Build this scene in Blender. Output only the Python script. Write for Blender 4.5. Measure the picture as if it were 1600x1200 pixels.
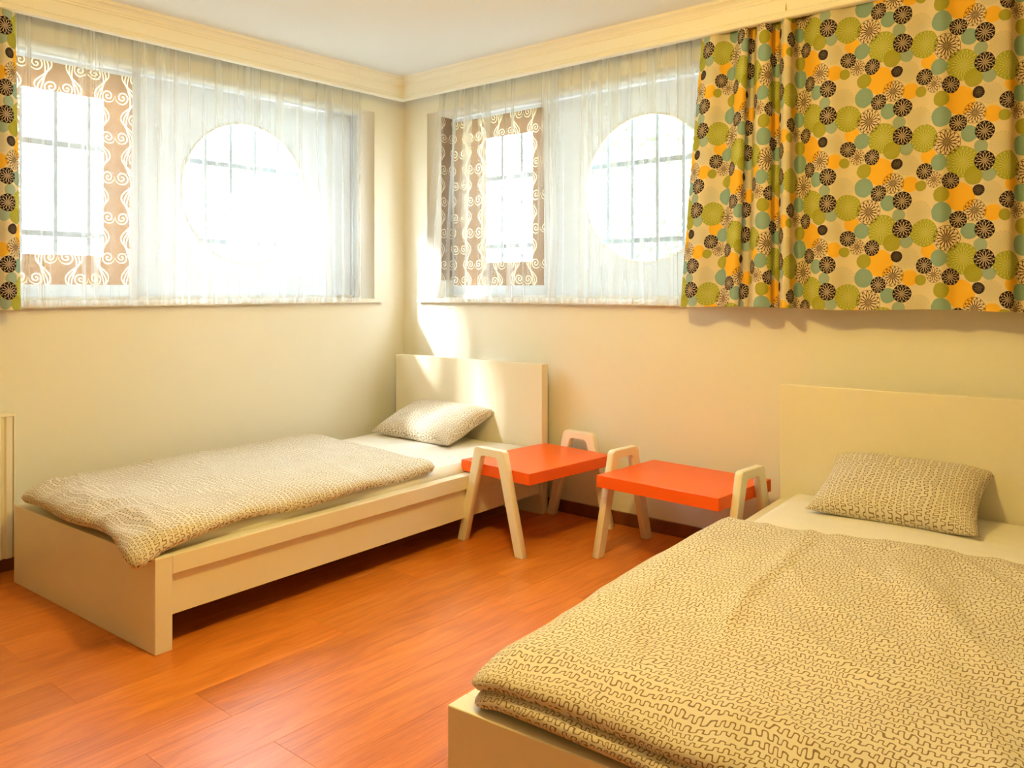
import bpy, bmesh, math, random
from math import sin, cos, pi, radians, sqrt, atan2, exp, floor
from mathutils import Vector, Matrix, noise

random.seed(7)
scene = bpy.context.scene
COL = scene.collection
for o in list(bpy.data.objects):
    bpy.data.objects.remove(o)

# ------------------------------------------------------------------ camera, sky, sun, lamp, exposure
cam_d = bpy.data.cameras.new('camera')
cam_d.sensor_width = 36.0
cam_d.lens = 1292.5 / 1600 * 36
cam_d.shift_y = -(600 - 450.6) / 1600
cam_d.clip_start = 0.02
cam = bpy.data.objects.new('camera', cam_d)
COL.objects.link(cam)
CAM = Vector((3.72, -3.40, 1.14))
cam.location = CAM
cam.rotation_euler = (pi / 2, 0, radians(180 - 49.87 - 90))
scene.camera = cam

scene.view_settings.view_transform = 'Standard'
scene.view_settings.look = 'None'
scene.view_settings.gamma = 1.0
scene.view_settings.use_curve_mapping = False
scene.view_settings.exposure = 0.04

W = bpy.data.worlds.new('sky')
scene.world = W
W.use_nodes = True
wt = W.node_tree
bg = wt.nodes['Background']
tc = wt.nodes.new('ShaderNodeTexCoord')
sp = wt.nodes.new('ShaderNodeSeparateXYZ')
rmp = wt.nodes.new('ShaderNodeValToRGB')
wt.links.new(tc.outputs['Generated'], sp.inputs[0])
wt.links.new(sp.outputs['Z'], rmp.inputs[0])
rmp.color_ramp.elements[0].position = 0.0
rmp.color_ramp.elements[0].color = (0.92, 0.97, 1.0, 1)
rmp.color_ramp.elements[1].position = 0.8
rmp.color_ramp.elements[1].color = (0.74, 0.87, 1.0, 1)
wt.links.new(rmp.outputs[0], bg.inputs['Color'])
bg.inputs['Strength'].default_value = 25.0

SUN_DIR = Vector((0.52, 0.93, -0.685)).normalized()
sd = bpy.data.lights.new('sun', 'SUN')
sd.energy = 15.0
sd.angle = radians(5.0)
sd.color = (1.0, 0.97, 0.93)
so = bpy.data.objects.new('sun', sd)
so.rotation_euler = SUN_DIR.to_track_quat('-Z', 'Y').to_euler()
so.location = (-4, -6, 5)
COL.objects.link(so)

ld = bpy.data.lights.new('room_lamp', 'POINT')
ld.energy = 65.0
ld.color = (1.0, 0.70, 0.175)
ld.shadow_soft_size = 0.06
lo = bpy.data.objects.new('room_lamp', ld)
lo.location = (2.32, -1.92, 2.07)
COL.objects.link(lo)

# ------------------------------------------------------------------ helpers
def link(o, parent=None):
    COL.objects.link(o)
    if parent:
        o.parent = parent
    return o

def tag(o, label=None, cat=None, group=None, kind=None):
    if label: o['label'] = label
    if cat: o['category'] = cat
    if group: o['group'] = group
    if kind: o['kind'] = kind
    return o

def empty(name, loc=(0, 0, 0), rz=0.0):
    o = bpy.data.objects.new(name, None)
    o.empty_display_size = 0.1
    o.location = loc
    o.rotation_euler = (0, 0, rz)
    return link(o)

def mesh_obj(name, me, mat, parent=None):
    if mat and not me.materials:
        me.materials.append(mat)
    return link(bpy.data.objects.new(name, me), parent)

def bm_obj(name, bm, mat, parent=None, smooth=False):
    me = bpy.data.meshes.new(name)
    bm.normal_update()
    bm.to_mesh(me)
    bm.free()
    if smooth:
        for p in me.polygons:
            p.use_smooth = True
    return mesh_obj(name, me, mat, parent)

def add_box(bm, x0, x1, y0, y1, z0, z1, bev=0.0, seg=2):
    r = bmesh.ops.create_cube(bm, size=1.0)
    vs = r['verts']
    for v in vs:
        v.co = Vector(((x0 + x1) / 2 + v.co.x * (x1 - x0), (y0 + y1) / 2 + v.co.y * (y1 - y0), (z0 + z1) / 2 + v.co.z * (z1 - z0)))
    if bev > 0:
        es = list({e for v in vs for e in v.link_edges})
        bmesh.ops.bevel(bm, geom=es, offset=bev, segments=seg, affect='EDGES', profile=0.5)
    return bm

def box(name, x0, x1, y0, y1, z0, z1, mat, parent=None, bev=0.003):
    bm = bmesh.new()
    add_box(bm, x0, x1, y0, y1, z0, z1, bev)
    return bm_obj(name, bm, mat, parent)

def fill_mesh(name, loops, depth):
    """flat outline with holes in XY, extruded along Z by +-depth/2"""
    cu = bpy.data.curves.new(name, 'CURVE')
    cu.dimensions = '2D'
    cu.fill_mode = 'BOTH'
    cu.extrude = depth / 2
    for lp in loops:
        s = cu.splines.new('POLY')
        s.points.add(len(lp) - 1)
        for p, q in zip(s.points, lp):
            p.co = (q[0], q[1], 0, 1)
        s.use_cyclic_u = True
    o = bpy.data.objects.new(name, cu)
    COL.objects.link(o)
    dg = bpy.context.evaluated_depsgraph_get()
    me = bpy.data.meshes.new_from_object(o.evaluated_get(dg))
    bpy.data.objects.remove(o)
    bpy.data.curves.remove(cu)
    me.materials.clear()
    while me.uv_layers:
        me.uv_layers.remove(me.uv_layers[0])
    bm = bmesh.new()
    bm.from_mesh(me)
    bmesh.ops.remove_doubles(bm, verts=bm.verts, dist=1e-5)
    bmesh.ops.recalc_face_normals(bm, faces=bm.faces)
    bm.to_mesh(me)
    bm.free()
    return me

def rect(x0, y0, x1, y1):
    return [(x0, y0), (x1, y0), (x1, y1), (x0, y1)]

def circ(cx, cy, r, n=72):
    return [(cx + r * cos(2 * pi * i / n), cy + r * sin(2 * pi * i / n)) for i in range(n)]

def to_left_wall(me, x):      # XY outline (y_world, z) -> plane at x
    for v in me.vertices:
        a, b, c = v.co
        v.co = (x + c, a, b)
    me.update(); return me

def to_back_wall(me, y):      # XY outline (x_world, z) -> plane at y
    for v in me.vertices:
        a, b, c = v.co
        v.co = (a, y - c, b)
    me.update(); return me

# ------------------------------------------------------------------ shader helpers
class NT:
    def __init__(self, tree):
        self.t = tree
    def n(self, typ, **kw):
        nd = self.t.nodes.new(typ)
        for k, v in kw.items():
            setattr(nd, k, v)
        return nd
    def put(self, sock, v):
        if isinstance(v, bpy.types.NodeSocket):
            self.t.links.new(v, sock)
        elif isinstance(v, (tuple, list)):
            sock.default_value = tuple(v) + ((1,) if len(v) == 3 and len(sock.default_value) == 4 else ())
        else:
            sock.default_value = v
    def m(self, op, a, b=None, c=None, clamp=False):
        nd = self.n('ShaderNodeMath', operation=op, use_clamp=clamp)
        self.put(nd.inputs[0], a)
        if b is not None: self.put(nd.inputs[1], b)
        if c is not None: self.put(nd.inputs[2], c)
        return nd.outputs[0]
    def v(self, op, a, b=None, s=None):
        nd = self.n('ShaderNodeVectorMath', operation=op)
        self.put(nd.inputs[0], a)
        if b is not None: self.put(nd.inputs[1], b)
        if s is not None: self.put(nd.inputs['Scale'], s)
        return nd.outputs[0]
    def sep(self, a):
        nd = self.n('ShaderNodeSeparateXYZ'); self.put(nd.inputs[0], a)
        return nd.outputs
    def comb(self, x, y, z=0.0):
        nd = self.n('ShaderNodeCombineXYZ')
        self.put(nd.inputs[0], x); self.put(nd.inputs[1], y); self.put(nd.inputs[2], z)
        return nd.outputs[0]
    def noise(self, vec, scale, detail=2.0, rough=0.5, dim='3D', out=0):
        nd = self.n('ShaderNodeTexNoise', noise_dimensions=dim)
        self.put(nd.inputs['Vector'], vec)
        nd.inputs['Scale'].default_value = scale
        nd.inputs['Detail'].default_value = detail
        nd.inputs['Roughness'].default_value = rough
        return nd.outputs[out]
    def mix(self, f, a, b, blend='MIX'):
        nd = self.n('ShaderNodeMix', data_type='RGBA', blend_type=blend)
        self.put(nd.inputs[0], f); self.put(nd.inputs[6], a); self.put(nd.inputs[7], b)
        return nd.outputs[2]
    def ramp(self, f, stops):
        nd = self.n('ShaderNodeValToRGB')
        cr = nd.color_ramp
        while len(cr.elements) < len(stops):
            cr.elements.new(0.5)
        for e, (p, c) in zip(cr.elements, stops):
            e.position = p; e.color = tuple(c) + (1,)
        self.put(nd.inputs[0], f)
        return nd.outputs[0]

def new_mat(name):
    m = bpy.data.materials.new(name)
    m.use_nodes = True
    t = m.node_tree
    p = t.nodes['Principled BSDF']
    return m, NT(t), p, t.nodes['Material Output']

def bump(nt, p, h, strength=0.2, dist=0.01):
    b = nt.n('ShaderNodeBump')
    b.inputs['Strength'].default_value = strength
    b.inputs['Distance'].default_value = dist
    nt.put(b.inputs['Height'], h)
    nt.put(p.inputs['Normal'], b.outputs[0])

def obj_co(nt):
    return nt.n('ShaderNodeTexCoord').outputs['Object']

def uv_co(nt):
    return nt.n('ShaderNodeTexCoord').outputs['UV']

def paint(name, col, rough=0.6, var=0.04, nscale=3.0, bstr=0.05, bscale=120.0, spec=0.4):
    m, nt, p, out = new_mat(name)
    co = obj_co(nt)
    f = nt.noise(co, nscale, 3.0)
    dark = tuple(c * (1 - var) for c in col)
    lite = tuple(min(1, c * (1 + var)) for c in col)
    nt.put(p.inputs['Base Color'], nt.ramp(f, [(0.3, dark), (0.7, lite)]))
    p.inputs['Roughness'].default_value = rough
    p.inputs['Specular IOR Level'].default_value = spec
    if bstr:
        bump(nt, p, nt.noise(co, bscale, 2.0), bstr, 0.002)
    return m

M = {}
M['wall'] = paint('wall_paint', (0.85, 0.825, 0.715), 0.75, 0.02, 1.2, 0.08, 150)
M['ceiling'] = paint('ceiling_paint', (0.80, 0.84, 0.89), 0.8, 0.015, 1.0, 0.05, 150)
M['trim'] = paint('pelmet_paint', (0.87, 0.86, 0.79), 0.45, 0.02, 2.0, 0.0)
M['white_board'] = paint('white_board', (0.86, 0.88, 0.87), 0.5, 0.02, 2.0, 0.0)
M['sill'] = paint('sill_stone', (0.84, 0.82, 0.74), 0.3, 0.05, 14.0, 0.0)
M['bed'] = paint('bed_lacquer', (0.84, 0.785, 0.64), 0.32, 0.025, 2.5, 0.02, 60)
M['table_white'] = paint('leg_lacquer', (0.90, 0.86, 0.72), 0.35, 0.02, 6.0, 0.0)
M['orange'] = paint('orange_lacquer', (0.95, 0.128, 0.010), 0.30, 0.03, 5.0, 0.015, 90)
M['radiator'] = paint('radiator_enamel', (0.86, 0.82, 0.68), 0.35, 0.02, 5.0, 0.0)
M['skirting'] = paint('skirting_wood', (0.20, 0.062, 0.018), 0.35, 0.25, 12.0, 0.0)
M['iron'] = paint('grille_iron', (0.30, 0.31, 0.32), 0.5, 0.1, 20.0, 0.0)
M['dark'] = paint('underbed_slats', (0.30, 0.22, 0.13), 0.7, 0.1, 8.0, 0.0)
M['earth'] = paint('garden_ground', (0.30, 0.30, 0.22), 0.9, 0.3, 5.0, 0.3, 40)
M['siding'] = paint('pale_siding', (0.80, 0.83, 0.82), 0.6, 0.05, 3.0, 0.0)

def mat_sheet():
    m, nt, p, out = new_mat('white_sheet')
    co = obj_co(nt)
    f = nt.noise(co, 4.0, 3.0)
    nt.put(p.inputs['Base Color'], nt.ramp(f, [(0.3, (0.84, 0.81, 0.73)), (0.7, (0.90, 0.87, 0.80))]))
    p.inputs['Roughness'].default_value = 0.85
    p.inputs['Sheen Weight'].default_value = 0.2
    bump(nt, p, nt.noise(co, 9.0, 4.0), 0.25, 0.02)
    return m
M['sheet'] = mat_sheet()

def mat_floor():
    m, nt, p, out = new_mat('laminate_plank')
    co = obj_co(nt)
    rnd = nt.n('ShaderNodeObjectInfo').outputs['Random']
    off = nt.comb(nt.m('MULTIPLY', rnd, 37.0), nt.m('MULTIPLY', rnd, 91.0), rnd)
    c2 = nt.v('ADD', co, off)
    st = nt.v('MULTIPLY', c2, (14.0, 1.1, 1.0))
    warp = nt.noise(nt.v('MULTIPLY', c2, (5.0, 1.2, 1.0)), 1.6, 2.0)
    st2 = nt.v('ADD', st, nt.comb(nt.m('MULTIPLY', warp, 3.5), 0.0, 0.0))
    g = nt.noise(st2, 1.7, 5.0, 0.62)
    base = nt.ramp(g, [(0.22, (0.42, 0.096, 0.008)), (0.42, (0.60, 0.162, 0.013)), (0.58, (0.70, 0.212, 0.022)), (0.8, (0.78, 0.285, 0.046))])
    fine = nt.noise(nt.v('MULTIPLY', c2, (160.0, 5.0, 1.0)), 1.0, 3.0, 0.6)
    base = nt.mix(0.28, base, nt.ramp(fine, [(0.35, (0.40, 0.09, 0.012)), (0.65, (0.80, 0.26, 0.045))]))
    knot = nt.noise(nt.v('MULTIPLY', c2, (6.0, 2.0, 1.0)), 1.3, 2.0)
    base = nt.mix(nt.m('MULTIPLY', nt.m('SUBTRACT', knot, 0.58, clamp=True), 2.2, clamp=True), base, (0.33, 0.065, 0.010))
    hsv = nt.n('ShaderNodeHueSaturation')
    nt.put(hsv.inputs['Color'], base)
    nt.put(hsv.inputs['Value'], nt.m('MULTIPLY_ADD', rnd, 0.20, 0.90))
    nt.put(p.inputs['Base Color'], hsv.outputs[0])
    p.inputs['Roughness'].default_value = 0.30
    p.inputs['Specular IOR Level'].default_value = 0.34
    bump(nt, p, fine, 0.04, 0.002)
    return m
M['floor'] = mat_floor()

def sheer_mat():
    m, nt, p, out = new_mat('sheer_voile')
    t = nt.t
    uv = uv_co(nt)
    sx = nt.sep(uv)
    dn = nt.noise(nt.comb(nt.m('MULTIPLY', sx[0], 17.0), nt.m('MULTIPLY', sx[1], 0.5)), 1.0, 2.0)
    mr = nt.n('ShaderNodeMapRange', interpolation_type='SMOOTHSTEP')
    nt.put(mr.inputs[0], dn); mr.inputs[1].default_value = 0.47; mr.inputs[2].default_value = 0.62
    den = mr.outputs[0]
    tr = nt.n('ShaderNodeBsdfTransparent'); tr.inputs['Color'].default_value = (1, 1, 1, 1)
    tl = nt.n('ShaderNodeBsdfTranslucent'); tl.inputs['Color'].default_value = (0.52, 0.54, 0.55, 1)
    df = nt.n('ShaderNodeBsdfDiffuse'); df.inputs['Color'].default_value = (0.92, 0.92, 0.88, 1)
    m1 = nt.n('ShaderNodeMixShader'); m1.inputs[0].default_value = 0.42
    t.links.new(tl.outputs[0], m1.inputs[1]); t.links.new(df.outputs[0], m1.inputs[2])
    m2 = nt.n('ShaderNodeMixShader')
    # hem band at the bottom is denser
    hem = nt.m('LESS_THAN', sx[1], 0.025)
    fac = nt.m('ADD', nt.m('MULTIPLY_ADD', den, 0.32, 0.20), nt.m('MULTIPLY', hem, 0.2))
    nt.put(m2.inputs[0], fac)
    t.links.new(tr.outputs[0], m2.inputs[1]); t.links.new(m1.outputs[0], m2.inputs[2])
    t.links.new(m2.outputs[0], out.inputs['Surface'])
    t.nodes.remove(p)
    return m
M['sheer'] = sheer_mat()

def glass_mat():
    m, nt, p, out = new_mat('window_glass')
    t = nt.t
    tr = nt.n('ShaderNodeBsdfTransparent'); tr.inputs['Color'].default_value = (0.95, 0.97, 0.97, 1)
    gl = nt.n('ShaderNodeBsdfGlossy'); gl.inputs['Roughness'].default_value = 0.03
    mx = nt.n('ShaderNodeMixShader'); mx.inputs[0].default_value = 0.06
    t.links.new(tr.outputs[0], mx.inputs[1]); t.links.new(gl.outputs[0], mx.inputs[2])
    t.links.new(mx.outputs[0], out.inputs['Surface'])
    t.nodes.remove(p)
    return m
M['glass'] = glass_mat()

def leaf_mat():
    m, nt, p, out = new_mat('hedge_leaves')
    rnd = nt.noise(obj_co(nt), 7.0, 3.0)
    nt.put(p.inputs['Base Color'], nt.ramp(rnd, [(0.3, (0.34, 0.42, 0.30)), (0.55, (0.52, 0.60, 0.44)), (0.75, (0.70, 0.75, 0.62))]))
    p.inputs['Roughness'].default_value = 0.6
    return m
M['leaf'] = leaf_mat()

# meander print of the bedding (rows of wiggling line); UV in metres
def meander_mat():
    m, nt, p, out = new_mat('meander_print_cotton')
    uv = uv_co(nt)
    wob = nt.noise(uv, 7.0, 1.0, out=1)
    wob2 = nt.noise(uv, 34.0, 1.0, out=1)
    uvw = nt.v('ADD', uv, nt.v('SCALE', nt.v('SUBTRACT', wob, (0.5, 0.5, 0.5)), s=0.050))
    uvw = nt.v('ADD', uvw, nt.v('SCALE', nt.v('SUBTRACT', wob2, (0.5, 0.5, 0.5)), s=0.009))
    s = nt.sep(uvw)
    ROW = 0.0225
    yr = nt.m('DIVIDE', s[1], ROW)
    row = nt.m('FLOOR', yr)
    y = nt.m('MULTIPLY', nt.m('SUBTRACT', nt.m('SUBTRACT', yr, row), 0.5), ROW)
    ph = nt.m('MULTIPLY', nt.m('SINE', nt.m('MULTIPLY', row, 12.9898)), 43.0)
    fm = nt.noise(nt.comb(nt.m('MULTIPLY', s[0], 30.0), nt.m('MULTIPLY', row, 3.7)), 1.0, 1.0)
    A = nt.m('MULTIPLY_ADD', fm, 0.0135, 0.0005)
    k = 2 * pi / 0.0175
    a = nt.m('ADD', nt.m('MULTIPLY', s[0], k), nt.m('MULTIPLY_ADD', fm, 5.0, ph))
    w = nt.m('ADD', nt.m('SINE', a), nt.m('MULTIPLY', nt.m('DIVIDE', y, A), 0.55))
    eps = 0.55
    w2e = nt.m('MULTIPLY_ADD', w, w, eps)
    S = nt.m('DIVIDE', w, nt.m('SQRT', w2e))
    dS = nt.m('DIVIDE', eps, nt.m('POWER', w2e, 1.5))
    f = nt.m('ABSOLUTE', nt.m('MULTIPLY_ADD', nt.m('MULTIPLY', S, A), -1.0, y))
    fx = nt.m('MULTIPLY', nt.m('MULTIPLY', A, dS), nt.m('MULTIPLY', nt.m('COSINE', a), k))
    fy = nt.m('MULTIPLY_ADD', dS, -0.55, 1.0)
    g = nt.m('SQRT', nt.m('ADD', nt.m('MULTIPLY', fx, fx), nt.m('MAXIMUM', nt.m('MULTIPLY', fy, fy), 0.15)))
    d = nt.m('DIVIDE', f, g)
    inside = nt.m('LESS_THAN', nt.m('ABSOLUTE', y), nt.m('ADD', A, 0.0012))
    line = nt.m('MULTIPLY', nt.m('LESS_THAN', d, 0.0014), inside)
    co = obj_co(nt)
    cl = nt.noise(co, 5.0, 3.0)
    base = nt.ramp(cl, [(0.3, (0.71, 0.64, 0.52)), (0.7, (0.77, 0.70, 0.57))])
    col = nt.mix(nt.m('MULTIPLY', line, 0.95), base, (0.20, 0.115, 0.045))
    nt.put(p.inputs['Base Color'], col)
    p.inputs['Roughness'].default_value = 0.85
    p.inputs['Sheen Weight'].default_value = 0.25
    bump(nt, p, nt.noise(co, 14.0, 4.0), 0.25, 0.012)
    return m
M['meander'] = meander_mat()

# swirl pattern of the window surround; object co: (u along wall, z) supplied by UV in metres
def swirl_mat():
    m, nt, p, out = new_mat('brown_scroll_panel')
    uv = uv_co(nt)
    wob = nt.noise(uv, 6.0, 1.0, out=1)
    uvw = nt.v('ADD', uv, nt.v('SCALE', nt.v('SUBTRACT', wob, (0.5, 0.5, 0.5)), s=0.03))
    s = nt.sep(uvw)
    PX, PY = 0.125, 0.190
    # column
    cx = nt.m('FLOOR', nt.m('DIVIDE', s[0], PX))
    x = nt.m('SUBTRACT', s[0], nt.m('MULTIPLY', nt.m('ADD', cx, 0.5), PX))
    ysh = nt.m('ADD', s[1], nt.m('MULTIPLY', cx, PY * 0.5))
    a = nt.m('MULTIPLY', ysh, 2 * pi / PY)
    lines = None
    for k, (amp, ph) in enumerate([(0.034, 0.0), (0.021, 0.40), (0.009, 0.9)]):
        sx_ = nt.m('MULTIPLY', nt.m('SINE', nt.m('ADD', a, ph)), amp)
        d = nt.m('ABSOLUTE', nt.m('SUBTRACT', x, sx_))
        slope = nt.m('MULTIPLY', nt.m('COSINE', nt.m('ADD', a, ph)), amp * 2 * pi / PY)
        d = nt.m('DIVIDE', d, nt.m('SQRT', nt.m('MULTIPLY_ADD', slope, slope, 1.0)))
        l = nt.m('LESS_THAN', d, 0.0027)
        lines = l if lines is None else nt.m('MAXIMUM', lines, l)
    # two spirals per cell
    for (ox, oy, sgn) in ((-0.030, 0.25, 1.0), (0.030, 0.75, -1.0)):
        yc = nt.m('SUBTRACT', nt.m('DIVIDE', ysh, PY), oy)
        yy = nt.m('MULTIPLY', nt.m('SUBTRACT', yc, nt.m('ROUND', yc)), PY)
        xx = nt.m('SUBTRACT', x, ox)
        r = nt.m('SQRT', nt.m('ADD', nt.m('MULTIPLY', xx, xx), nt.m('MULTIPLY', yy, yy)))
        th = nt.m('DIVIDE', nt.m('ARCTAN2', yy, nt.m('MULTIPLY', xx, sgn)), 2 * pi)
        fr = nt.m('FRACT', nt.m('ADD', nt.m('DIVIDE', r, 0.0165), th))
        ln = nt.m('LESS_THAN', nt.m('ABSOLUTE', nt.m('SUBTRACT', fr, 0.5)), 0.17)
        inn = nt.m('LESS_THAN', r, 0.031)
        lines = nt.m('MAXIMUM', nt.m('MULTIPLY', lines, nt.m('SUBTRACT', 1.0, inn)), nt.m('MULTIPLY', ln, inn))
    n = nt.noise(uv, 40.0, 2.0)
    base = nt.mix(n, (0.22, 0.115, 0.05), (0.28, 0.15, 0.07))
    colr = nt.mix(lines, base, (0.86, 0.74, 0.52))
    tl = nt.n('ShaderNodeBsdfTranslucent'); df = nt.n('ShaderNodeBsdfDiffuse')
    nt.put(tl.inputs['Color'], colr); nt.put(df.inputs['Color'], colr)
    mx = nt.n('ShaderNodeMixShader'); mx.inputs[0].default_value = 0.30
    nt.t.links.new(df.outputs[0], mx.inputs[1]); nt.t.links.new(tl.outputs[0], mx.inputs[2])
    nt.t.links.new(mx.outputs[0], out.inputs['Surface'])
    nt.t.nodes.remove(p)
    return m
M['swirl'] = swirl_mat()

# ---- printed curtain: one repeat of round flower heads on a sheared lattice (units: 0.41 mm)
def disc_group():
    g = bpy.data.node_groups.new('flower_disc', 'ShaderNodeTree')
    I = g.interface
    def sock(n, t, d=None, io='INPUT'):
        s_ = I.new_socket(name=n, in_out=io, socket_type=t)
        if d is not None: s_.default_value = d
    sock('Base', 'NodeSocketColor'); sock('X', 'NodeSocketFloat'); sock('Y', 'NodeSocketFloat')
    sock('CX', 'NodeSocketFloat'); sock('CY', 'NodeSocketFloat'); sock('R', 'NodeSocketFloat', 50.0)
    sock('Fill', 'NodeSocketColor'); sock('Line', 'NodeSocketColor')
    sock('FillA', 'NodeSocketFloat', 1.0); sock('LineA', 'NodeSocketFloat', 1.0)
    sock('N', 'NodeSocketFloat', 14.0); sock('T', 'NodeSocketFloat', 0.3); sock('Rim', 'NodeSocketFloat', 0.0)
    sock('Color', 'NodeSocketColor', io='OUTPUT')
    nt = NT(g)
    gi = g.nodes.new('NodeGroupInput'); go = g.nodes.new('NodeGroupOutput')
    i = gi.outputs
    dx = nt.m('SUBTRACT', i['X'], i['CX'])
    kx = nt.m('ROUND', nt.m('DIVIDE', dx, 645.0))
    dx = nt.m('MULTIPLY_ADD', kx, -645.0, dx)
    dy = nt.m('MULTIPLY_ADD', kx, -262.0, nt.m('SUBTRACT', i['Y'], i['CY']))
    ky = nt.m('ROUND', nt.m('DIVIDE', dy, 775.0))
    dy = nt.m('MULTIPLY_ADD', ky, -775.0, dy)
    r = nt.m('DIVIDE', nt.m('SQRT', nt.m('MULTIPLY_ADD', dx, dx, nt.m('MULTIPLY', dy, dy))), i['R'])
    th = nt.m('ARCTAN2', dy, dx)
    mask = nt.m('LESS_THAN', r, 1.0)
    p_ = nt.m('ABSOLUTE', nt.m('SUBTRACT', nt.m('COSINE', nt.m('MULTIPLY', r, 6.4)), nt.m('COSINE', nt.m('MULTIPLY', th, i['N']))))
    ln = nt.m('LESS_THAN', nt.m('MULTIPLY', p_, nt.m('ADD', r, 0.25)), i['T'])
    ln = nt.m('MULTIPLY', ln, nt.m('LESS_THAN', r, 0.93))
    rim = nt.m('MULTIPLY', i['Rim'], nt.m('GREATER_THAN', r, 0.965))
    ln = nt.m('MULTIPLY', nt.m('MULTIPLY', nt.m('MAXIMUM', ln, rim), mask), i['LineA'])
    c1 = nt.mix(nt.m('MULTIPLY', mask, i['FillA']), i['Base'], i['Fill'])
    c2 = nt.mix(ln, c1, i['Line'])
    g.links.new(c2, go.inputs['Color'])
    return g

def print_mat():
    m, nt, p, out = new_mat('flower_print_cotton')
    grp = disc_group()
    uv = uv_co(nt)
    wob = nt.noise(uv, 30.0, 1.0, out=1)
    uvw = nt.v('ADD', uv, nt.v('SCALE', nt.v('SUBTRACT', wob, (0.5, 0.5, 0.5)), s=0.006))
    s = nt.sep(uvw)
    X = nt.m('DIVIDE', s[0], 0.000428)
    Y = nt.m('DIVIDE', s[1], -0.000443)
    col = nt.mix(nt.noise(uv, 6.0, 2.0), (0.72, 0.60, 0.37), (0.79, 0.67, 0.44))
    DK, DL = (0.018, 0.012, 0.022), (0.66, 0.52, 0.36)
    GR, GL = (0.36, 0.37, 0.045), (0.60, 0.58, 0.16)
    OL, OLL = (0.36, 0.34, 0.04), (0.46, 0.45, 0.09)
    TE, TL = (0.20, 0.36, 0.31), (0.38, 0.52, 0.42)
    YE, YL = (0.86, 0.46, 0.018), (0.90, 0.52, 0.035)
    PA = (0.52, 0.50, 0.36)
    BR = (0.10, 0.035, 0.03)
    E = []
    for c in ((280, 480, 95), (190, 850, 85)):
        E.append((c, PA, PA, 0.25, 0.6, 18, 0.30, 0))
    for c in ((610, 370, 108), (210, 240, 62), (360, 20, 60)):
        E.append((c, YE, YL, 0.92, 0.5, 18, 0.12, 0))
    for c in ((628, 90, 120), (325, 650, 107)):
        E.append((c, GR, GL, 0.95, 1.0, 20, 0.30, 0))
    for c in ((66, 718, 68), (295, 260, 42), (465, 345, 60)):
        E.append((c, OL, OLL, 0.95, 1.0, 16, 0.10, 0))
    for c in ((445, 85, 64), (465, 490, 78), (680, 645, 62)):
        E.append((c, TE, TL, 0.9, 0.6, 18, 0.18, 0))
    for c in ((122, 490, 50), (182, 715, 50)):
        E.append((c, TE, TL, 0.75, 0.4, 14, 0.12, 0))
    for c, n_ in (((75, 220, 82), 14), ((405, 218, 63), 12), ((508, 700, 100), 15)):
        E.append((c, BR, BR, 0.0, 1.0, n_, 0.44, 1))
    for c in ((150, 370, 71), (150, 605, 74), (325, 143, 63), (538, 237, 63), (595, 552, 64)):
        E.append((c, DK, DL, 1.0, 1.0, 12, 0.30, 0))
    E.append(((105, 60, 44), DK, DL, 1.0, 0.6, 14, 0.12, 0))
    for (cx, cy, r), f, l, fa, la, n_, t_, rim in E:
        gn = nt.n('ShaderNodeGroup'); gn.node_tree = grp
        I = gn.inputs
        nt.put(I['Base'], col); nt.put(I['X'], X); nt.put(I['Y'], Y)
        I['CX'].default_value = cx; I['CY'].default_value = cy; I['R'].default_value = r * 1.06
        nt.put(I['Fill'], f); nt.put(I['Line'], l)
        I['FillA'].default_value = fa; I['LineA'].default_value = la
        I['N'].default_value = n_; I['T'].default_value = t_; I['Rim'].default_value = rim
        col = gn.outputs[0]
    df = nt.n('ShaderNodeBsdfDiffuse'); nt.put(df.inputs['Color'], col)
    tl = nt.n('ShaderNodeBsdfTranslucent'); nt.put(tl.inputs['Color'], col)
    wv = nt.noise(nt.v('MULTIPLY', uv, (1.0, 0.5, 1.0)), 500.0, 1.0)
    b = nt.n('ShaderNodeBump'); b.inputs['Strength'].default_value = 0.15; b.inputs['Distance'].default_value = 0.001
    nt.put(b.inputs['Height'], wv)
    nt.t.links.new(b.outputs[0], df.inputs['Normal'])
    mx = nt.n('ShaderNodeMixShader'); mx.inputs[0].default_value = 0.10
    nt.t.links.new(df.outputs[0], mx.inputs[1]); nt.t.links.new(tl.outputs[0], mx.inputs[2])
    nt.t.links.new(mx.outputs[0], out.inputs['Surface'])
    nt.t.nodes.remove(p)
    return m
M['print'] = print_mat()

def film_mat(name, col, tfac):
    m, nt, p, out = new_mat(name)
    t = nt.t
    tl = nt.n('ShaderNodeBsdfTranslucent'); tl.inputs['Color'].default_value = col + (1,)
    df = nt.n('ShaderNodeBsdfDiffuse'); df.inputs['Color'].default_value = col + (1,)
    mx = nt.n('ShaderNodeMixShader'); mx.inputs[0].default_value = tfac
    t.links.new(df.outputs[0], mx.inputs[1]); t.links.new(tl.outputs[0], mx.inputs[2])
    t.links.new(mx.outputs[0], out.inputs['Surface'])
    t.nodes.remove(p)
    return m
M['frost'] = film_mat('frosted_film', (0.71, 0.77, 0.85), 0.055)

# ------------------------------------------------------------------ room shell
RX, RY, CEIL = 4.9, -4.9, 2.345
SILL, NTOP, ND = 1.08, 2.168, 0.22
NL = (-2.20, -0.231)           # niche of the left wall (y range)
NB = (0.20, 2.26)              # niche of the back wall (x range)

def struct(o): return tag(o, kind='structure')

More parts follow.
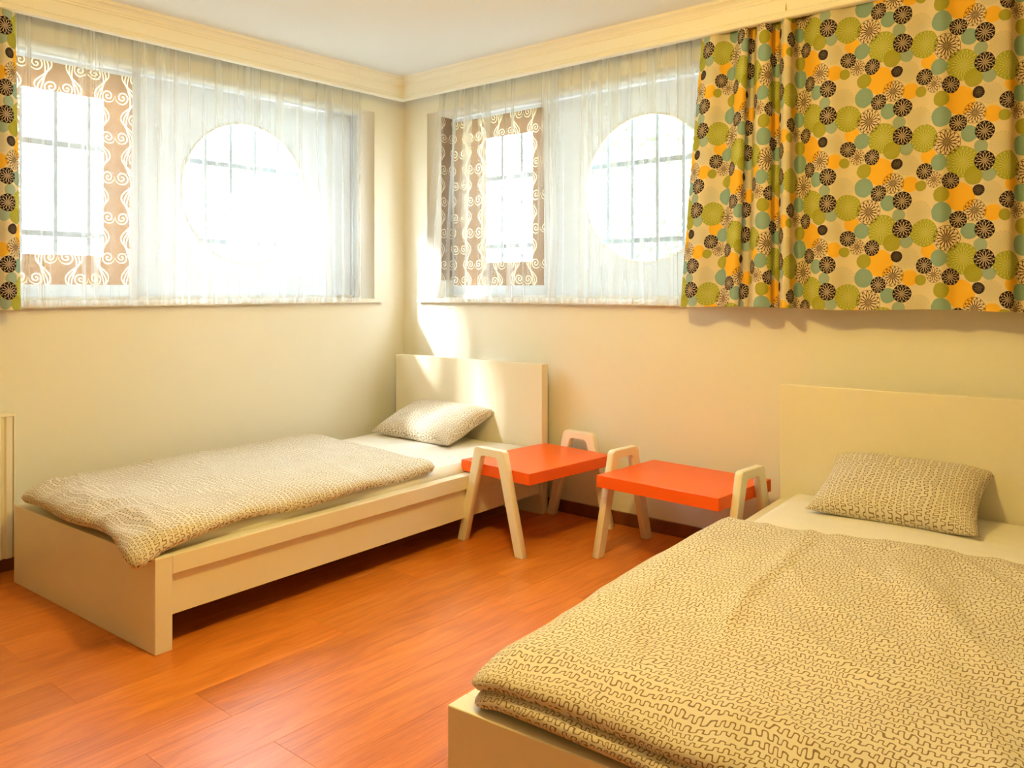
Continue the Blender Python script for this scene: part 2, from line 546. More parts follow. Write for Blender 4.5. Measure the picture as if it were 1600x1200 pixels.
floor = box('floor', -0.3, RX + 0.3, RY - 0.3, 0.3, -0.12, -0.013, M['floor'], None, 0); struct(floor)
PW, PL = 0.192, 1.285
full = None
nx = int(RX / PW) + 1
for i in range(nx):
    x0 = i * PW; x1 = min(RX, x0 + PW)
    y = RY - random.choice((0.1, 0.35, 0.62, 0.9, 1.15))
    while y < 0:
        y0, y1 = max(y, RY), min(y + PL, 0.0)
        if y1 - y0 > 0.02:
            is_full = (y1 - y0 > PL - 1e-4) and (x1 - x0 > PW - 1e-4)
            if is_full and full is not None:
                me = full
            else:
                bm = bmesh.new()
                hw, hl = (x1 - x0) / 2 - 0.0003, (y1 - y0) / 2 - 0.0003
                add_box(bm, -hw, hw, -hl, hl, -0.012, 0.0, 0)
                top = [e for e in bm.edges if all(v.co.z > -0.001 for v in e.verts)]
                bmesh.ops.bevel(bm, geom=top, offset=0.0004, segments=1, affect='EDGES')
                me = bpy.data.meshes.new('floor_plank'); bm.normal_update(); bm.to_mesh(me); bm.free()
                me.materials.append(M['floor'])
                if is_full: full = me
            o = link(bpy.data.objects.new('floor_plank', me), floor)
            o.location = ((x0 + x1) / 2, (y0 + y1) / 2, 0)
        y += PL

struct(box('ceiling', -0.3, RX + 0.3, RY - 0.3, 0.3, CEIL, CEIL + 0.2, M['ceiling'], None, 0))
TW = 0.30
me = fill_mesh('wall_left', [rect(RY - TW, -0.1, TW, CEIL + 0.1), rect(NL[0], SILL, NL[1], NTOP)], TW)
struct(mesh_obj('wall_left', to_left_wall(me, -TW / 2), M['wall']))
me = fill_mesh('wall_back', [rect(0.0, -0.1, RX + TW, CEIL + 0.1), rect(NB[0], SILL, NB[1], NTOP)], TW)
struct(mesh_obj('wall_back', to_back_wall(me, TW / 2), M['wall']))
struct(box('wall_right', RX, RX + TW, RY - TW, TW, -0.1, CEIL + 0.1, M['wall'], None, 0))
struct(box('wall_front', 0, RX, RY - TW, RY, -0.1, CEIL + 0.1, M['wall'], None, 0))
struct(box('baseboard_back', 0, RX, -0.014, 0, 0.0, 0.062, M['skirting'], None, 0.003))
struct(box('baseboard_left', 0, 0.014, RY, 0, 0.0, 0.062, M['skirting'], None, 0.003))

for wn in ('wall_left', 'wall_back'):
    me = bpy.data.objects[wn].data
    me.materials.append(M['white_board'])
    for f in me.polygons:
        c = f.center
        a = c.y if wn == 'wall_left' else c.x
        n0_, n1_ = NL if wn == 'wall_left' else NB
        if n0_ - 0.01 < a < n1_ + 0.01 and SILL - 0.01 < c.z < NTOP + 0.01 and abs(f.normal[0 if wn == 'wall_left' else 1]) < 0.3:
            f.material_index = 1

# pelmet with mouldings: profile (d = distance from the wall, z)
prof = [(0.135, 2.222), (0.160, 2.222), (0.166, 2.226), (0.166, 2.234), (0.161, 2.238), (0.161, 2.243), (0.165, 2.246), (0.163, 2.251),
        (0.160, 2.253), (0.160, 2.300), (0.166, 2.303), (0.166, 2.309), (0.172, 2.313), (0.176, 2.321), (0.186, 2.329), (0.198, 2.333), (0.198, 2.339), (0.204, 2.3448),
        (0.135, 2.3448)]
def pelmet(name, along):
    bm = bmesh.new()
    rings = []
    for end in (0, 1):
        ring = []
        for d, z in prof:
            if along == 'back':
                co = (d, -d, z) if end == 0 else (RX - 0.001, -d, z)
            else:
                co = (d, -d, z) if end == 0 else (d, RY + 0.001, z)
            ring.append(bm.verts.new(co))
        rings.append(ring)
    n = len(prof)
    for i in range(n):
        j = (i + 1) % n
        bm.faces.new((rings[0][i], rings[0][j], rings[1][j], rings[1][i]))
    bm.faces.new(rings[0]); bm.faces.new(rings[1][::-1])
    bmesh.ops.recalc_face_normals(bm, faces=bm.faces)
    return struct(bm_obj(name, bm, M['trim']))
pelmet('trim_1', 'left'); pelmet('trim_2', 'back')

# ------------------------------------------------------------------ windows
def set_uv(me, fn):
    uvl = me.uv_layers.new(name='UVMap')
    for lp in me.loops:
        uvl.data[lp.index].uv = fn(me.vertices[lp.vertex_index].co)

def window(name, place, n0, n1, cc, pat, hole, bars, hb, lining=None):
    """place: puts (a, z) outlines on the wall at a depth behind its face; a runs along the wall"""
    w = empty(name); struct(w)
    zc, rc = 1.645, 0.372
    # white board filling the back of the niche with its two openings
    me = fill_mesh('frosted_film', [rect(n0, SILL, n1, NTOP), rect(*pat), circ(cc, zc, rc, 80)], 0.0)
    mesh_obj('frosted_film', place(me, ND + 0.002), M['frost'], w)
    me = fill_mesh('casement_frame', [rect(n0 - 0.01, SILL - 0.01, n1 + 0.01, NTOP + 0.01), rect(n0 + 0.012, SILL + 0.03, pat[2] + 0.004, NTOP - 0.012),
                                      rect(pat[2] + 0.040, SILL + 0.03, n1 - 0.012, NTOP - 0.012)], 0.04)
    mesh_obj('casement_frame', place(me, ND + 0.032), M['white_board'], w)
    # raised ring round the porthole
    me = fill_mesh('round_frame', [circ(cc, zc, rc + 0.007, 80), circ(cc, zc, rc - 0.002, 80)], 0.006)
    mesh_obj('round_frame', place(me, ND - 0.001), M['white_board'], w)
    # scroll patterned surround
    me = fill_mesh('patterned_panel', [rect(*pat), rect(*hole)], 0.0)
    me = place(me, ND + 0.002)
    ax = 1 if place is PL_LEFT else 0
    set_uv(me, lambda c: (c[ax], c[2]))
    mesh_obj('patterned_panel', me, M['swirl'], w)
    if lining:
        me = lining(); set_uv(me, lambda c: (c[1] + c[0], c[2]))
        mesh_obj('patterned_panel', me, M['swirl'], w)
    for a0, a1 in ((n0 + 0.012, pat[2] + 0.004), (pat[2] + 0.040, n1 - 0.012)):
        me = fill_mesh('pane', [rect(a0, SILL + 0.035, a1, NTOP - 0.02)], 0.004)
        mesh_obj('pane', place(me, ND + 0.006), M['glass'], w)
    me = fill_mesh('bottom_bead', [rect(n0 + 0.002, SILL + 0.001, n1 - 0.002, SILL + 0.022)], 0.02)
    mesh_obj('bottom_bead', place(me, ND - 0.012), M['white_board'], w)
    # stone sill with ears beyond the niche
    me = fill_mesh('sill', [rect(n0 - 0.06, SILL - 0.021, n1 + 0.06, SILL)], 0.027)
    mesh_obj('sill', place(me, -0.0135), M['sill'], w)
    me = fill_mesh('sill_bed', [rect(n0 + 0.001, SILL - 0.019, n1 - 0.001, SILL + 0.001)], ND - 0.002)
    mesh_obj('sill_bed', place(me, ND / 2), M['sill'], w)
    # iron grille outside the panes
    g = empty('grille'); g.parent = w
    for a in bars:
        me = fill_mesh('grille_bar', [rect(a - 0.008, SILL - 0.08, a + 0.008, NTOP + 0.06)], 0.014)
        mesh_obj('grille_bar', place(me, 0.38), M['iron'], g)
    for z in hb:
        me = fill_mesh('grille_bar', [rect(n0 - 0.05, z - 0.013, n1 + 0.05, z + 0.013)], 0.012)
        mesh_obj('grille_bar', place(me, 0.394), M['iron'], g)
    return w

def PL_LEFT(me, depth): return to_left_wall(me, -depth)
def PL_BACK(me, depth): return to_back_wall(me, depth)

def bar_list(a0, step, n): return [a0 + step * i for i in range(n)]
window('window_1', PL_LEFT, NL[0], NL[1], -0.925, (-2.165, 1.157, -1.544, 2.148), (-2.035, 1.291, -1.679, 2.02),
       bar_list(-2.28, 0.15, 14), (1.395, 1.815))
def lining_right():
    me = fill_mesh('patterned_panel', [rect(-0.205, 1.19, -0.12, 2.166)], 0.006)
    for v in me.vertices:
        a, b, c = v.co
        v.co = (NB[0] + 0.0035 + c, -a, b)
    me.update(); return me
window('window_2', PL_BACK, NB[0], NB[1], 1.555, (0.206, 1.157, 0.90, 2.148), (0.470, 1.291, 0.819, 2.02),
       bar_list(0.31, 0.152, 14), (1.395, 1.81), lining_right)

# ------------------------------------------------------------------ curtains
def cloth(name, pts, zt, zb, place, mat, nz=24, flare=None, label=None, cat='curtain', hem=0.0, sub=6):
    """pts: list of (a, d) control points at the top edge, spline through them; flare(a, t) -> (da, dd) as t goes 0 top .. 1 bottom"""
    P = [Vector((a, d)) for a, d in pts]
    path = []
    for i in range(len(P) - 1):
        p0 = P[max(i - 1, 0)]; p1 = P[i]; p2 = P[i + 1]; p3 = P[min(i + 2, len(P) - 1)]
        for k in range(sub):
            t = k / sub
            path.append(0.5 * ((2 * p1) + (p2 - p0) * t + (2 * p0 - 5 * p1 + 4 * p2 - p3) * t * t + (3 * p1 - p0 - 3 * p2 + p3) * t ** 3))
    path.append(P[-1])
    arc = [0.0]
    for i in range(1, len(path)):
        arc.append(arc[-1] + (path[i] - path[i - 1]).length)
    verts, uvs, faces = [], [], []
    n = len(path)
    for j in range(nz + 1):
        t = j / nz
        for i, q in enumerate(path):
            da, dd = flare(q.x, t, i / (n - 1)) if flare else (0, 0)
            zz = zt + (zb(q.x) - zt) * t
            verts.append(place(q.x + da, q.y + dd, zz))
            uvs.append((arc[i], zz - zb(q.x)))
    for j in range(nz):
        for i in range(n - 1):
            a = j * n + i
            faces.append((a, a + n, a + n + 1, a + 1))
    me = bpy.data.meshes.new(name)
    me.from_pydata(verts, [], faces)
    uvl = me.uv_layers.new(name='UVMap')
    for lp in me.loops:
        uvl.data[lp.index].uv = uvs[lp.vertex_index]
    for p in me.polygons: p.use_smooth = True
    return mesh_obj(name, me, mat)

def pl_left(a, d, z): return (d, a, z)
def pl_back(a, d, z): return (a, -d, z)

def sheer_pts(a0, a1, d0, rng, amp=0.022):
    pts = []; a = a0; k = 0
    while a < a1:
        w = rng.uniform(0.018, 0.045)
        pts.append((a, d0 + (amp if k % 2 else -amp) * rng.uniform(0.35, 1.0)))
        a += w; k += 1
    pts.append((a1, d0))
    return pts

rng = random.Random(3)
def sheer_flare(a, t, f):
    n1 = noise.noise(Vector((a * 9.0, t * 1.3, 0.0)))
    n2 = noise.noise(Vector((a * 5.0, t * 1.0, 7.0)))
    return (0.014 * n1 * t, 0.012 * n2 * t)
sh = cloth('sheer_curtain', sheer_pts(-2.62, -0.392, 0.068, rng), 2.335, lambda a: 1.066 + 0.006 * noise.noise(Vector((a * 22, 0, 0))), pl_left, M['sheer'], 26, sheer_flare)
tag(sh, 'white see-through net curtain over the window beside the long side of the corner bed', 'curtain')
def sheer_flare2(a, t, f):
    da, dd = sheer_flare(a, t, f)
    k = max(0.0, 1 - f * 5)
    return (da - 0.13 * k * min(1, t * 1.4), dd)
sh = cloth('sheer_curtain', sheer_pts(0.375, 2.75, 0.068, rng), 2.335, lambda a: 1.066 + 0.006 * noise.noise(Vector((a * 22, 3, 0))), pl_back, M['sheer'], 26, sheer_flare2)
tag(sh, 'white see-through net curtain above the headboard and orange tables, partly behind the flowered curtain', 'curtain')

cp = [(1.985, .105), (2.03, .135), (2.075, .140), (2.115, .108), (2.15, .098), (2.185, .130), (2.222, .150), (2.236, .132), (2.228, .100), (2.25, .088), (2.272, .118),
      (2.30, .150), (2.335, .152), (2.352, .128), (2.346, .098), (2.368, .092), (2.392, .128), (2.418, .158), (2.438, .150), (2.440, .110), (2.452, .080), (2.49, .100),
      (2.54, .128), (2.60, .134), (2.66, .118), (2.73, .122), (2.80, .134), (2.87, .128), (2.93, .124), (2.985, .140), (3.03, .122), (3.09, .128), (3.15, .136),
      (3.195, .132), (3.212, .098), (3.235, .086), (3.262, .118), (3.30, .148), (3.36, .14), (3.42, .10), (3.48, .13), (3.55, .15), (3.62, .11)]
def heavy_flare(a, t, f):
    k = max(0.0, 1 - f * 3.2)
    n2 = noise.noise(Vector((a * 4.0, t * 0.8, 11.0)))
    return (-0.055 * k * t + 0.05 * k * (1 - t), 0.012 * n2 * t + 0.012 * t)
hv = cloth('printed_curtain', cp, 2.335, lambda a: 1.060 + 0.004 * sin(a * 9), pl_back, M['print'], 30, heavy_flare, sub=8)
tag(hv, 'wide cotton curtain printed with round flowers, hanging on the wall above the second bed', 'curtain')
cl_ = [(-2.168, .115), (-2.19, .14), (-2.225, .15), (-2.26, .11), (-2.30, .10), (-2.335, .14), (-2.37, .15), (-2.40, .11), (-2.44, .10), (-2.48, .14), (-2.52, .15), (-2.56, .11), (-2.6, .12)]
def hl_flare(a, t, f):
    return (0.022 * t * (1 - f), 0.0)
hv = cloth('printed_curtain', cl_, 2.335, lambda a: 1.055, pl_left, M['print'], 24, hl_flare, sub=8)
tag(hv, 'narrow strip of flowered curtain at the edge above the white radiator', 'curtain')

# ------------------------------------------------------------------ radiator
rad = empty('radiator', (0, -2.165, 0))
tag(rad, 'white panel radiator on the wall beside the foot of the corner bed', 'radiator')
bm = bmesh.new()
# front panel with vertical ribs
L0, L1 = -0.90, 0.0
ys = [L1, L1 - 0.012, L1 - 0.022]
prof2 = [(L1, 0.085), (L1 - 0.006, 0.098), (L1 - 0.028, 0.100)]
y = L1 - 0.028
while y > L0 + 0.06:
    prof2 += [(y, 0.100), (y - 0.006, 0.091), (y - 0.012, 0.091), (y - 0.018, 0.1), (y - 0.033, 0.1)]
    y -= 0.033
prof2 += [(L0, 0.1), (L0, 0.085)]
zz = (0.075, 0.632)
vb = [bm.verts.new((d, yy, zz[0])) for yy, d in prof2]; vt = [bm.verts.new((d, yy, zz[1])) for yy, d in prof2]
for i in range(len(vb) - 1):
    bm.faces.new((vb[i], vb[i + 1], vt[i + 1], vt[i]))
bm.faces.new(vt[::-1]); bm.faces.new(vb); bm.faces.new((vb[-1], vb[0], vt[0], vt[-1]))
bmesh.ops.recalc_face_normals(bm, faces=bm.faces)
bm_obj('front_panel', bm, M['radiator'], rad)
box('back_panel', 0.03, 0.05, L0, L1, 0.075, 0.632, M['radiator'], rad, 0.004)
box('top_grille', 0.026, 0.098, L0, L1 + 0.003, 0.632, 0.646, M['radiator'], rad, 0.003)
box('side_cover', 0.026, 0.096, L1 - 0.001, L1 + 0.006, 0.075, 0.640, M['radiator'], rad, 0.002)
box('bracket', 0.001, 0.032, -0.13, -0.10, 0.12, 0.60, M['radiator'], rad, 0.002)

# ------------------------------------------------------------------ beds
def make_bed(loc, rz, label):
    t = empty('bed', loc, rz)
    tag(t, label, 'bed')
    BW, BL = 1.05, 2.09
    box('footboard', 0, BW, 0, 0.058, 0, 0.300, M['bed'], t, 0.0025)
    box('headboard', -0.0, BW, BL - 0.05, BL, 0, 0.757, M['bed'], t, 0.0025)
    for s, x0, x1, p0, p1 in ((0, 0.0, 0.055, 0.018, 0.043), (1, BW - 0.055, BW, BW - 0.043, BW - 0.018)):
        r = box('side_rail', x0, x1, 0.0582, BL - 0.0502, 0.238, 0.299, M['bed'], t, 0.0025)
        box('rail_panel', p0, p1, 0.0582, BL - 0.0502, 0.105, 0.238, M['bed'], r, 0.001)
    sb = empty('slatted_base'); sb.parent = t
    for k in range(12):
        yy = 0.12 + k * 0.16
        box('slat', 0.045, BW - 0.045, yy, yy + 0.07, 0.152, 0.168, M['dark'], sb, 0)
    return t

B1 = ((0.174, -2.192, 0), radians(2.1))
B2 = ((2.545, -2.208, 0), radians(4.0))
make_bed(*B1, 'low white bed frame standing in the corner along the wall with the net-curtained window')
make_bed(*B2, 'low white bed frame under the flowered curtain, its headboard beside the orange tables')

def mattress(B, label):
    t = empty('mattress', B[0], B[1]); tag(t, label, 'mattress')
    bm = bmesh.new()
    add_box(bm, 0.062, 0.988, 0.085, 2.03, 0.170, 0.335, 0.03, 5)
    o = bm_obj('core', bm, M['sheet'], t, True)
    bm = bmesh.new()
    # fitted sheet : slightly larger rounded shell with soft waves
    nx_, ny_ = 40, 80
    x0, x1, y0, y1 = 0.0605, 0.9895, 0.083, 2.034
    vs = []
    for j in range(ny_ + 1):
        for i in range(nx_ + 1):
            u, v = i / nx_, j / ny_
            x = x0 + (x1 - x0) * u; y = y0 + (y1 - y0) * v
            e = min(x - x0, x1 - x, y - y0, y1 - y)
            R = 0.03
            k = min(1, e / R)
            z = 0.338 - R * (1 - sqrt(max(0, 1 - (1 - k) ** 2))) - (0.03 if e < 1e-6 else 0)
            z += 0.003 * noise.noise(Vector((x * 5, y * 4, B[0][0])))
            vs.append(bm.verts.new((x, y, z)))
    for j in range(ny_):
        for i in range(nx_):
            a = j * (nx_ + 1) + i
            bm.faces.new((vs[a], vs[a + 1], vs[a + nx_ + 2], vs[a + nx_ + 1]))
    bm_obj('fitted_sheet', bm, M['sheet'], t, True)
mattress(B1, 'mattress in a plain white sheet on the corner bed')
mattress(B2, 'mattress in a plain white sheet on the bed under the flowered curtain')

def duvet(B, label, xl, xr, yf, yh, ztop, thick, wr, droop, seed, edge_r=0.045, t=None, part='cover'):
    if t is None:
        t = empty('duvet', B[0], B[1]); tag(t, label, 'duvet')
    nx_, ny_ = 90, 130
    def pos(u, v):
        x = xl(v) + (xr(v) - xl(v)) * u
        y = yf(u) + (yh(u) - yf(u)) * v
        return x, y
    def shell(name, up, z_of):
        verts, uvs = [], []
        for j in range(ny_ + 1):
            for i in range(nx_ + 1):
                u, v = i / nx_, j / ny_
                # denser towards the borders
                uu = 0.5 - 0.5 * cos(pi * u) if False else u
                # rounded corners: the square corner patch is squeezed onto a quarter disc
                wd, ln = xr(v) - xl(v), yh(u) - yf(u)
                rc_ = 0.048
                eu, ev = min(u, 1 - u) * wd, min(v, 1 - v) * ln
                a_, b_ = max(0.0, 1 - eu / rc_), max(0.0, 1 - ev / rc_)
                up_, vp_ = u, v
                if a_ > 0 and b_ > 0:
                    k_ = max(a_, b_) / sqrt(a_ * a_ + b_ * b_)
                    e1, e2 = rc_ * (1 - a_ * k_) / wd, rc_ * (1 - b_ * k_) / ln
                    up_ = e1 if u < 0.5 else 1 - e1
                    vp_ = e2 if v < 0.5 else 1 - e2
                x, y = pos(up_, vp_)
                verts.append((x, y, 0)); uvs.append((x, y))
        out = []
        for (x, y, _), idx in zip(verts, range(len(verts))):
            j, i = divmod(idx, nx_ + 1)
            u, v = i / nx_, j / ny_
            wid = xr(v) - xl(v); ln = yh(u) - yf(u)
            e = min(u * wid, (1 - u) * wid, v * ln, (1 - v) * ln)
            k = min(1.0, e / edge_r)
            pr = sqrt(max(0.0, 1 - (1 - k) ** 2))
            out.append((x, y, z_of(x, y, u, v, pr)))
            def ext(e, L):      # cloth length rolled round the border
                k = min(1.0, e / edge_r); w = 0.9 * edge_r * (1 - k) ** 2
                return w if up else 1.8 * edge_r - w
            du = -ext(u * wid, wid) if u < 0.5 else ext((1 - u) * wid, wid)
            dv = -ext(v * ln, ln) if v < 0.5 else ext((1 - v) * ln, ln)
            uvs[idx] = (x + du, y + dv)
        faces = []
        for j in range(ny_):
            for i in range(nx_):
                a = j * (nx_ + 1) + i
                f = (a, a + 1, a + nx_ + 2, a + nx_ + 1)
                faces.append(f if up else f[::-1])
        return out, uvs, faces
    def mid(x, y, u, v):
        return ztop - thick * 0.5 + droop(u, v)
    def ztopf(x, y, u, v, pr):
        w = wr(x, y, u, v)
        return mid(x, y, u, v) + thick * 0.5 * pr + w * pr
    def zbotf(x, y, u, v, pr):
        return mid(x, y, u, v) - thick * 0.5 * pr
    va, ua, fa = shell('a', True, ztopf)
    vb_, ub, fb = shell('b', False, zbotf)
    n = len(va)
    verts = va + vb_
    faces = fa + [tuple(i + n for i in f) for f in fb]
    me = bpy.data.meshes.new('cover')
    me.from_pydata(verts, [], faces)
    uvs = ua + ub
    uvl = me.uv_layers.new(name='UVMap')
    for lp in me.loops:
        uvl.data[lp.index].uv = uvs[lp.vertex_index]
    bm = bmesh.new(); bm.from_mesh(me)
    bmesh.ops.remove_doubles(bm, verts=bm.verts, dist=1e-5)
    bm.to_mesh(me); bm.free()
    for p in me.polygons: p.use_smooth = True
    mesh_obj(part, me, M['meander'], t)
    return t

def fbm(x, y, s): return noise.fractal(Vector((x, y, s)), 1.0, 2.0, 4)
def smooth(e0, e1, x):
    t = max(0, min(1, (x - e0) / (e1 - e0))); return t * t * (3 - 2 * t)

def wr1(x, y, u, v):
    w = 0.010 * fbm(x * 2.2 + y * 0.8, y * 2.6, 1.0)
    foot = 1 - smooth(0.0, 0.30, v)
    rid = 1 - abs(noise.noise(Vector((x * 5.5 + y * 6, y * 7.0 - x * 3, 4.0)))) * 2
    w += 0.014 * foot * rid
    rid2 = max(0, 1 - abs(noise.noise(Vector((x * 1.5 + y * 4, y * 1.5, 9.0)))) * 7)
    w += 0.007 * rid2 * (0.3 + smooth(0.4, 1.0, 1 - u))
    return w
def droop1(u, v):
    c = (1 - smooth(0.0, 0.16, v)) * smooth(0.72, 1.0, u)
    return -0.028 * (1 - smooth(0.0, 0.09, v)) - 0.030 * c - 0.016 * smooth(0.9, 1.0, u) + 0.008 * sin(v * 17 + u * 3) * smooth(0.85, 1, u)
duvet(B1, 'cream duvet with brown wiggly lines on the corner bed, a corner slipping over the footboard',
      lambda v: 0.018 + 0.01 * sin(v * 9) + 0.03 * (1 - smooth(0, .25, v)), lambda v: 1.035 - 0.020 * smooth(0, 1, v) + 0.012 * sin(v * 13) + 0.02 * (1 - smooth(0, .1, v)),
      lambda u: -0.012 - 0.050 * smooth(0.55, 1.0, u) + 0.012 * sin(u * 11), lambda u: 1.415 - 0.105 * u + 0.008 * sin(u * 14),
      0.392, 0.050, wr1, droop1, 1)

def wr2(x, y, u, v):
    w = 0.011 * fbm(x * 1.6, y * 1.4, 21.0)
    # long soft folds running towards the foot
    rid = max(0, 1 - abs(noise.noise(Vector((x * 3.4 + y * 0.7, y * 0.9, 33.0)))) * 6)
    w += 0.011 * rid * smooth(0.15, 0.5, v)
    rid = max(0, 1 - abs(noise.noise(Vector((x * 5.0 + y * 2.2, y * 2.0, 51.0)))) * 8)
    w += 0.006 * rid
    return w
def droop2(u, v):
    return -0.022 * (1 - smooth(0, 0.10, v)) - 0.015 * (1 - smooth(0.0, 0.08, u)) - 0.012 * smooth(0.92, 1.0, u)
d2 = duvet(B2, 'tan duvet with brown wiggly lines spread flat on the bed below the flowered curtain',
      lambda v: 0.028 + 0.010 * sin(v * 8), lambda v: 1.03, lambda u: 0.010 + 0.010 * sin(u * 9), lambda u: 1.33 + 0.03 * u + 0.006 * sin(u * 15),
      0.402, 0.042, wr2, droop2, 2, 0.045)
duvet(B2, None, lambda v: 0.040 + 0.010 * sin(v * 8), lambda v: 1.02, lambda u: -0.004 + 0.010 * sin(u * 7 + 1), lambda u: 1.32 + 0.03 * u,
      0.366, 0.034, lambda x, y, u, v: 0.004 * fbm(x * 6, y * 6, 3.0), droop2, 3, 0.035, d2, 'lower_layer')

def pillow(loc, rz, tilt, w, d, th, label, seed, uvrot):
    t = empty('pillow', loc, rz); tag(t, label, 'pillow')
    n = 44
    verts, uvs, faces = [], [], []
    for side in (1, -1):
        for j in range(n + 1):
            for i in range(n + 1):
                u, v = -1 + 2 * i / n, -1 + 2 * j / n
                bow_x = 1 - 0.10 * (1 - v * v) ** 1.0 * abs(u) ** 3
                bow_y = 1 - 0.12 * (1 - u * u) ** 1.0 * abs(v) ** 3
                x = u * w / 2 * (1.0 - 0.0) * (bow_x if True else 1); y = v * d / 2 * bow_y
                h = th / 2 * (max(0, (1 - abs(u) ** 3.4)) ** 0.5) * (max(0, (1 - abs(v) ** 2.8)) ** 0.5)
                wr = 0.010 * fbm(x * 7, y * 7, seed) * h / (th / 2)
                verts.append((x, y, side * h * (1.0 if side > 0 else 0.75) + wr)); 
                xa = x + math.copysign(0.32 * th * abs(u) ** 5, u); ya = y + math.copysign(0.32 * th * abs(v) ** 4, v)
                uvs.append((ya, xa) if uvrot else (xa, ya))
        base = 0 if side == 1 else (n + 1) ** 2
        for j in range(n):
            for i in range(n):
                a = base + j * (n + 1) + i
                f = (a, a + 1, a + n + 2, a + n + 1)
                faces.append(f if side == 1 else f[::-1])
    R = Matrix.Rotation(tilt, 4, 'X')
    verts = [tuple(R @ Vector(v)) for v in verts]
    me = bpy.data.meshes.new('case')
    me.from_pydata(verts, [], faces)
    uvl = me.uv_layers.new(name='UVMap')
    for lp in me.loops:
        uvl.data[lp.index].uv = uvs[lp.vertex_index]
    bm = bmesh.new(); bm.from_mesh(me)
    bmesh.ops.remove_doubles(bm, verts=bm.verts, dist=1e-5)
    bm.to_mesh(me); bm.free()
    for p in me.polygons: p.use_smooth = True
    mesh_obj('case', me, M['meander'], t)
    return t
pillow((0.535, -0.275, 0.425), radians(-2), radians(20), 0.61, 0.38, 0.15, 'plump pillow with grey wiggly lines leaning on the headboard of the corner bed', 2.0, True)
pillow((2.885, -0.285, 0.425), radians(2), radians(22), 0.55, 0.38, 0.15, 'tan pillow with brown wiggly lines on the bed under the flowered curtain', 5.0, True)

# ------------------------------------------------------------------ orange tray tables
def frame_mesh():
    H, T = 0.438, 0.186
    ob, ot = 0.205, 0.100
    def arc(cx, cy, r, a0, a1, n=6):
        return [(cx + r * cos(radians(a0 + (a1 - a0) * i / n)), cy + r * sin(radians(a0 + (a1 - a0) * i / n))) for i in range(n + 1)]
    right_out = arc(ot - 0.026, H - 0.022, 0.022, 15, 90)
    pts = [(ob, 0)] + right_out + [(-x, y) for x, y in right_out[::-1]] + [(-ob, 0), (-ob + 0.046, 0)]
    ri = arc(ot - 0.066, H - 0.058, 0.022, 15, 90)
    pts += [(-x, y) for x, y in ri] + ri[::-1] + [(ob - 0.046, 0)]
    me = fill_mesh('leg_frame', [pts], 0.032)
    for v in me.vertices:
        a, b, c = v.co
        v.co = (a, c, b)
    bm = bmesh.new(); bm.from_mesh(me)
    bmesh.ops.recalc_face_normals(bm, faces=bm.faces)
    sharp = [e for e in bm.edges if len(e.link_faces) == 2 and e.calc_face_angle() > 0.9]
    bmesh.ops.bevel(bm, geom=sharp, offset=0.002, segments=1, affect='EDGES')
    bm.to_mesh(me); bm.free()
    me.materials.append(M['table_white'])
    return me
FR = frame_mesh()
def table(loc, rz, label):
    t = empty('side_table', loc, rz); tag(t, label, 'table')
    Lh = 0.285
    box('tabletop', -0.215, 0.215, -Lh, Lh, 0.306, 0.356, M['orange'], t, 0.0018)
    for s in (-1, 1):
        o = link(bpy.data.objects.new('leg_frame', FR), t)
        o.location = (0, s * (Lh + 0.0165), 0)
    return t
table((1.333, -0.382, 0), radians(-4.5), 'orange tray table with white A-shaped legs set end-on against the corner bed')
table((2.047, -0.314, 0), radians(90 - 3.0), 'orange tray table with white A-shaped legs set lengthwise along the wall beside the second bed')

# ------------------------------------------------------------------ outside
me = fill_mesh('ground_outside', [rect(-9, -9, 12, 9), rect(-TW, RY - TW, RX + TW, TW)], 0.15)
for v in me.vertices:
    v.co.z += 0.6
struct(mesh_obj('ground_outside', me, M['earth']))

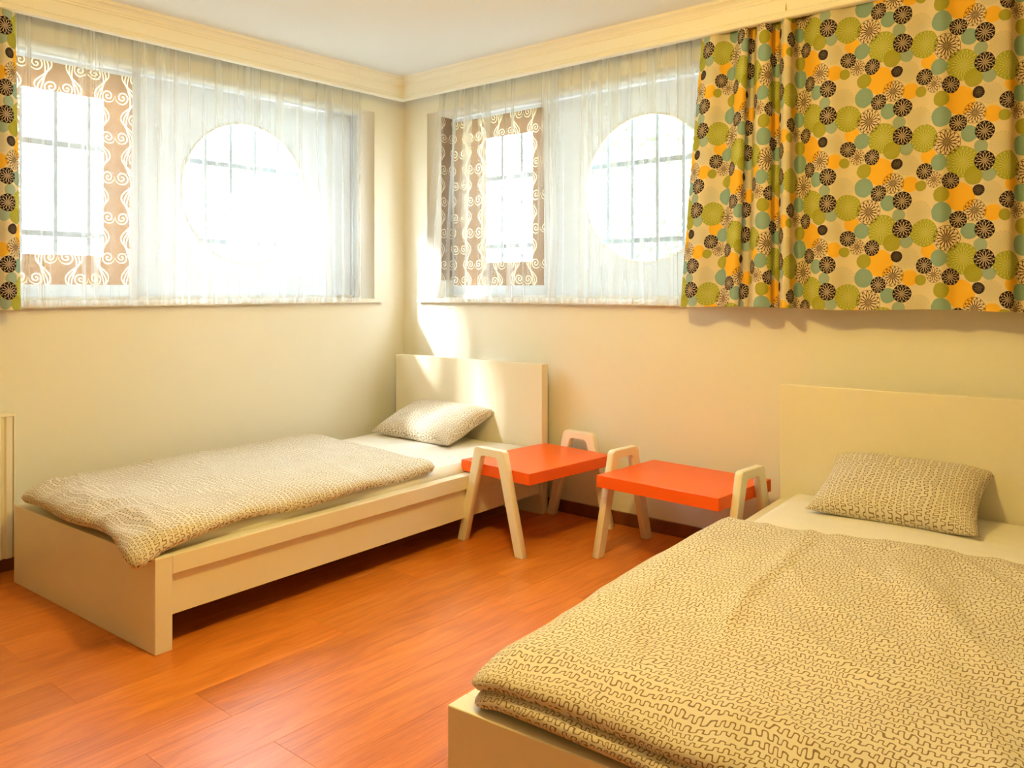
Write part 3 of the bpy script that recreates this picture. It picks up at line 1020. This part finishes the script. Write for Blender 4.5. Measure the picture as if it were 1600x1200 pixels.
def house_wall():
    w = empty('neighbour_house', (-2.9, -1.6, 0.6)); tag(w, 'pale boarded house wall seen faintly through the panes outside', 'house')
    for k in range(18):
        bm = bmesh.new()
        vs = [(-0.04, 0), (0.03, 0), (0.008, 0.15), (-0.04, 0.15)]
        r0 = [bm.verts.new((x, -2.2, z + k * 0.15)) for x, z in vs]
        r1 = [bm.verts.new((x, 1.9, z + k * 0.15)) for x, z in vs]
        for i in range(4):
            j = (i + 1) % 4
            bm.faces.new((r0[i], r0[j], r1[j], r1[i]))
        bm.faces.new(r0[::-1]); bm.faces.new(r1)
        bmesh.ops.recalc_face_normals(bm, faces=bm.faces)
        bm_obj('board', bm, M['siding'], w)
house_wall()

def hedge(name, x0, x1, y0, y1, z0, z1, count, seed, label):
    r = random.Random(seed)
    verts, faces = [], []
    for k in range(count):
        c = Vector((r.uniform(x0, x1), r.uniform(y0, y1), z0 + (z1 - z0) * r.random() ** 0.9))
        c.z += 0.25 * noise.noise(Vector((c.x * 1.5, c.y * 1.5, 0))) * (c.z - z0) / (z1 - z0)
        q = Vector((r.gauss(0, 1), r.gauss(0, 1), r.gauss(0, 1))).normalized()
        e = q.orthogonal().normalized(); f = q.cross(e)
        s = r.uniform(0.035, 0.075)
        b = len(verts)
        verts += [tuple(c - e * s), tuple(c + f * s * 0.5 + q * s * 0.15), tuple(c + e * s), tuple(c - f * s * 0.5 + q * s * 0.15)]
        faces.append((b, b + 1, b + 2, b + 3))
    me = bpy.data.meshes.new(name); me.from_pydata(verts, [], faces)
    o = mesh_obj(name, me, M['leaf'])
    return tag(o, label, 'hedge', kind='stuff')
hedge('hedge', -0.6, 2.6, 1.7, 2.3, 0.66, 2.75, 9000, 4, 'leafy green hedge outside behind the round and square panes above the tables')
hedge('hedge', -3.3, -2.4, 0.5, 3.2, 0.66, 2.9, 7000, 5, 'leafy green hedge outside beyond the window along the corner bed')


# phrases shared by things of one kind
for o in bpy.data.objects:
    g = {'bed': 'low white beds', 'mattress': 'mattresses on the beds', 'duvet': 'duvets with wiggly lines', 'pillow': 'pillows with wiggly lines',
         'side_table': 'orange tray tables', 'sheer_curtain': 'net curtains', 'printed_curtain': 'flowered curtains'}.get(o.name.split('.')[0])
    if g and o.parent is None:
        o['group'] = g
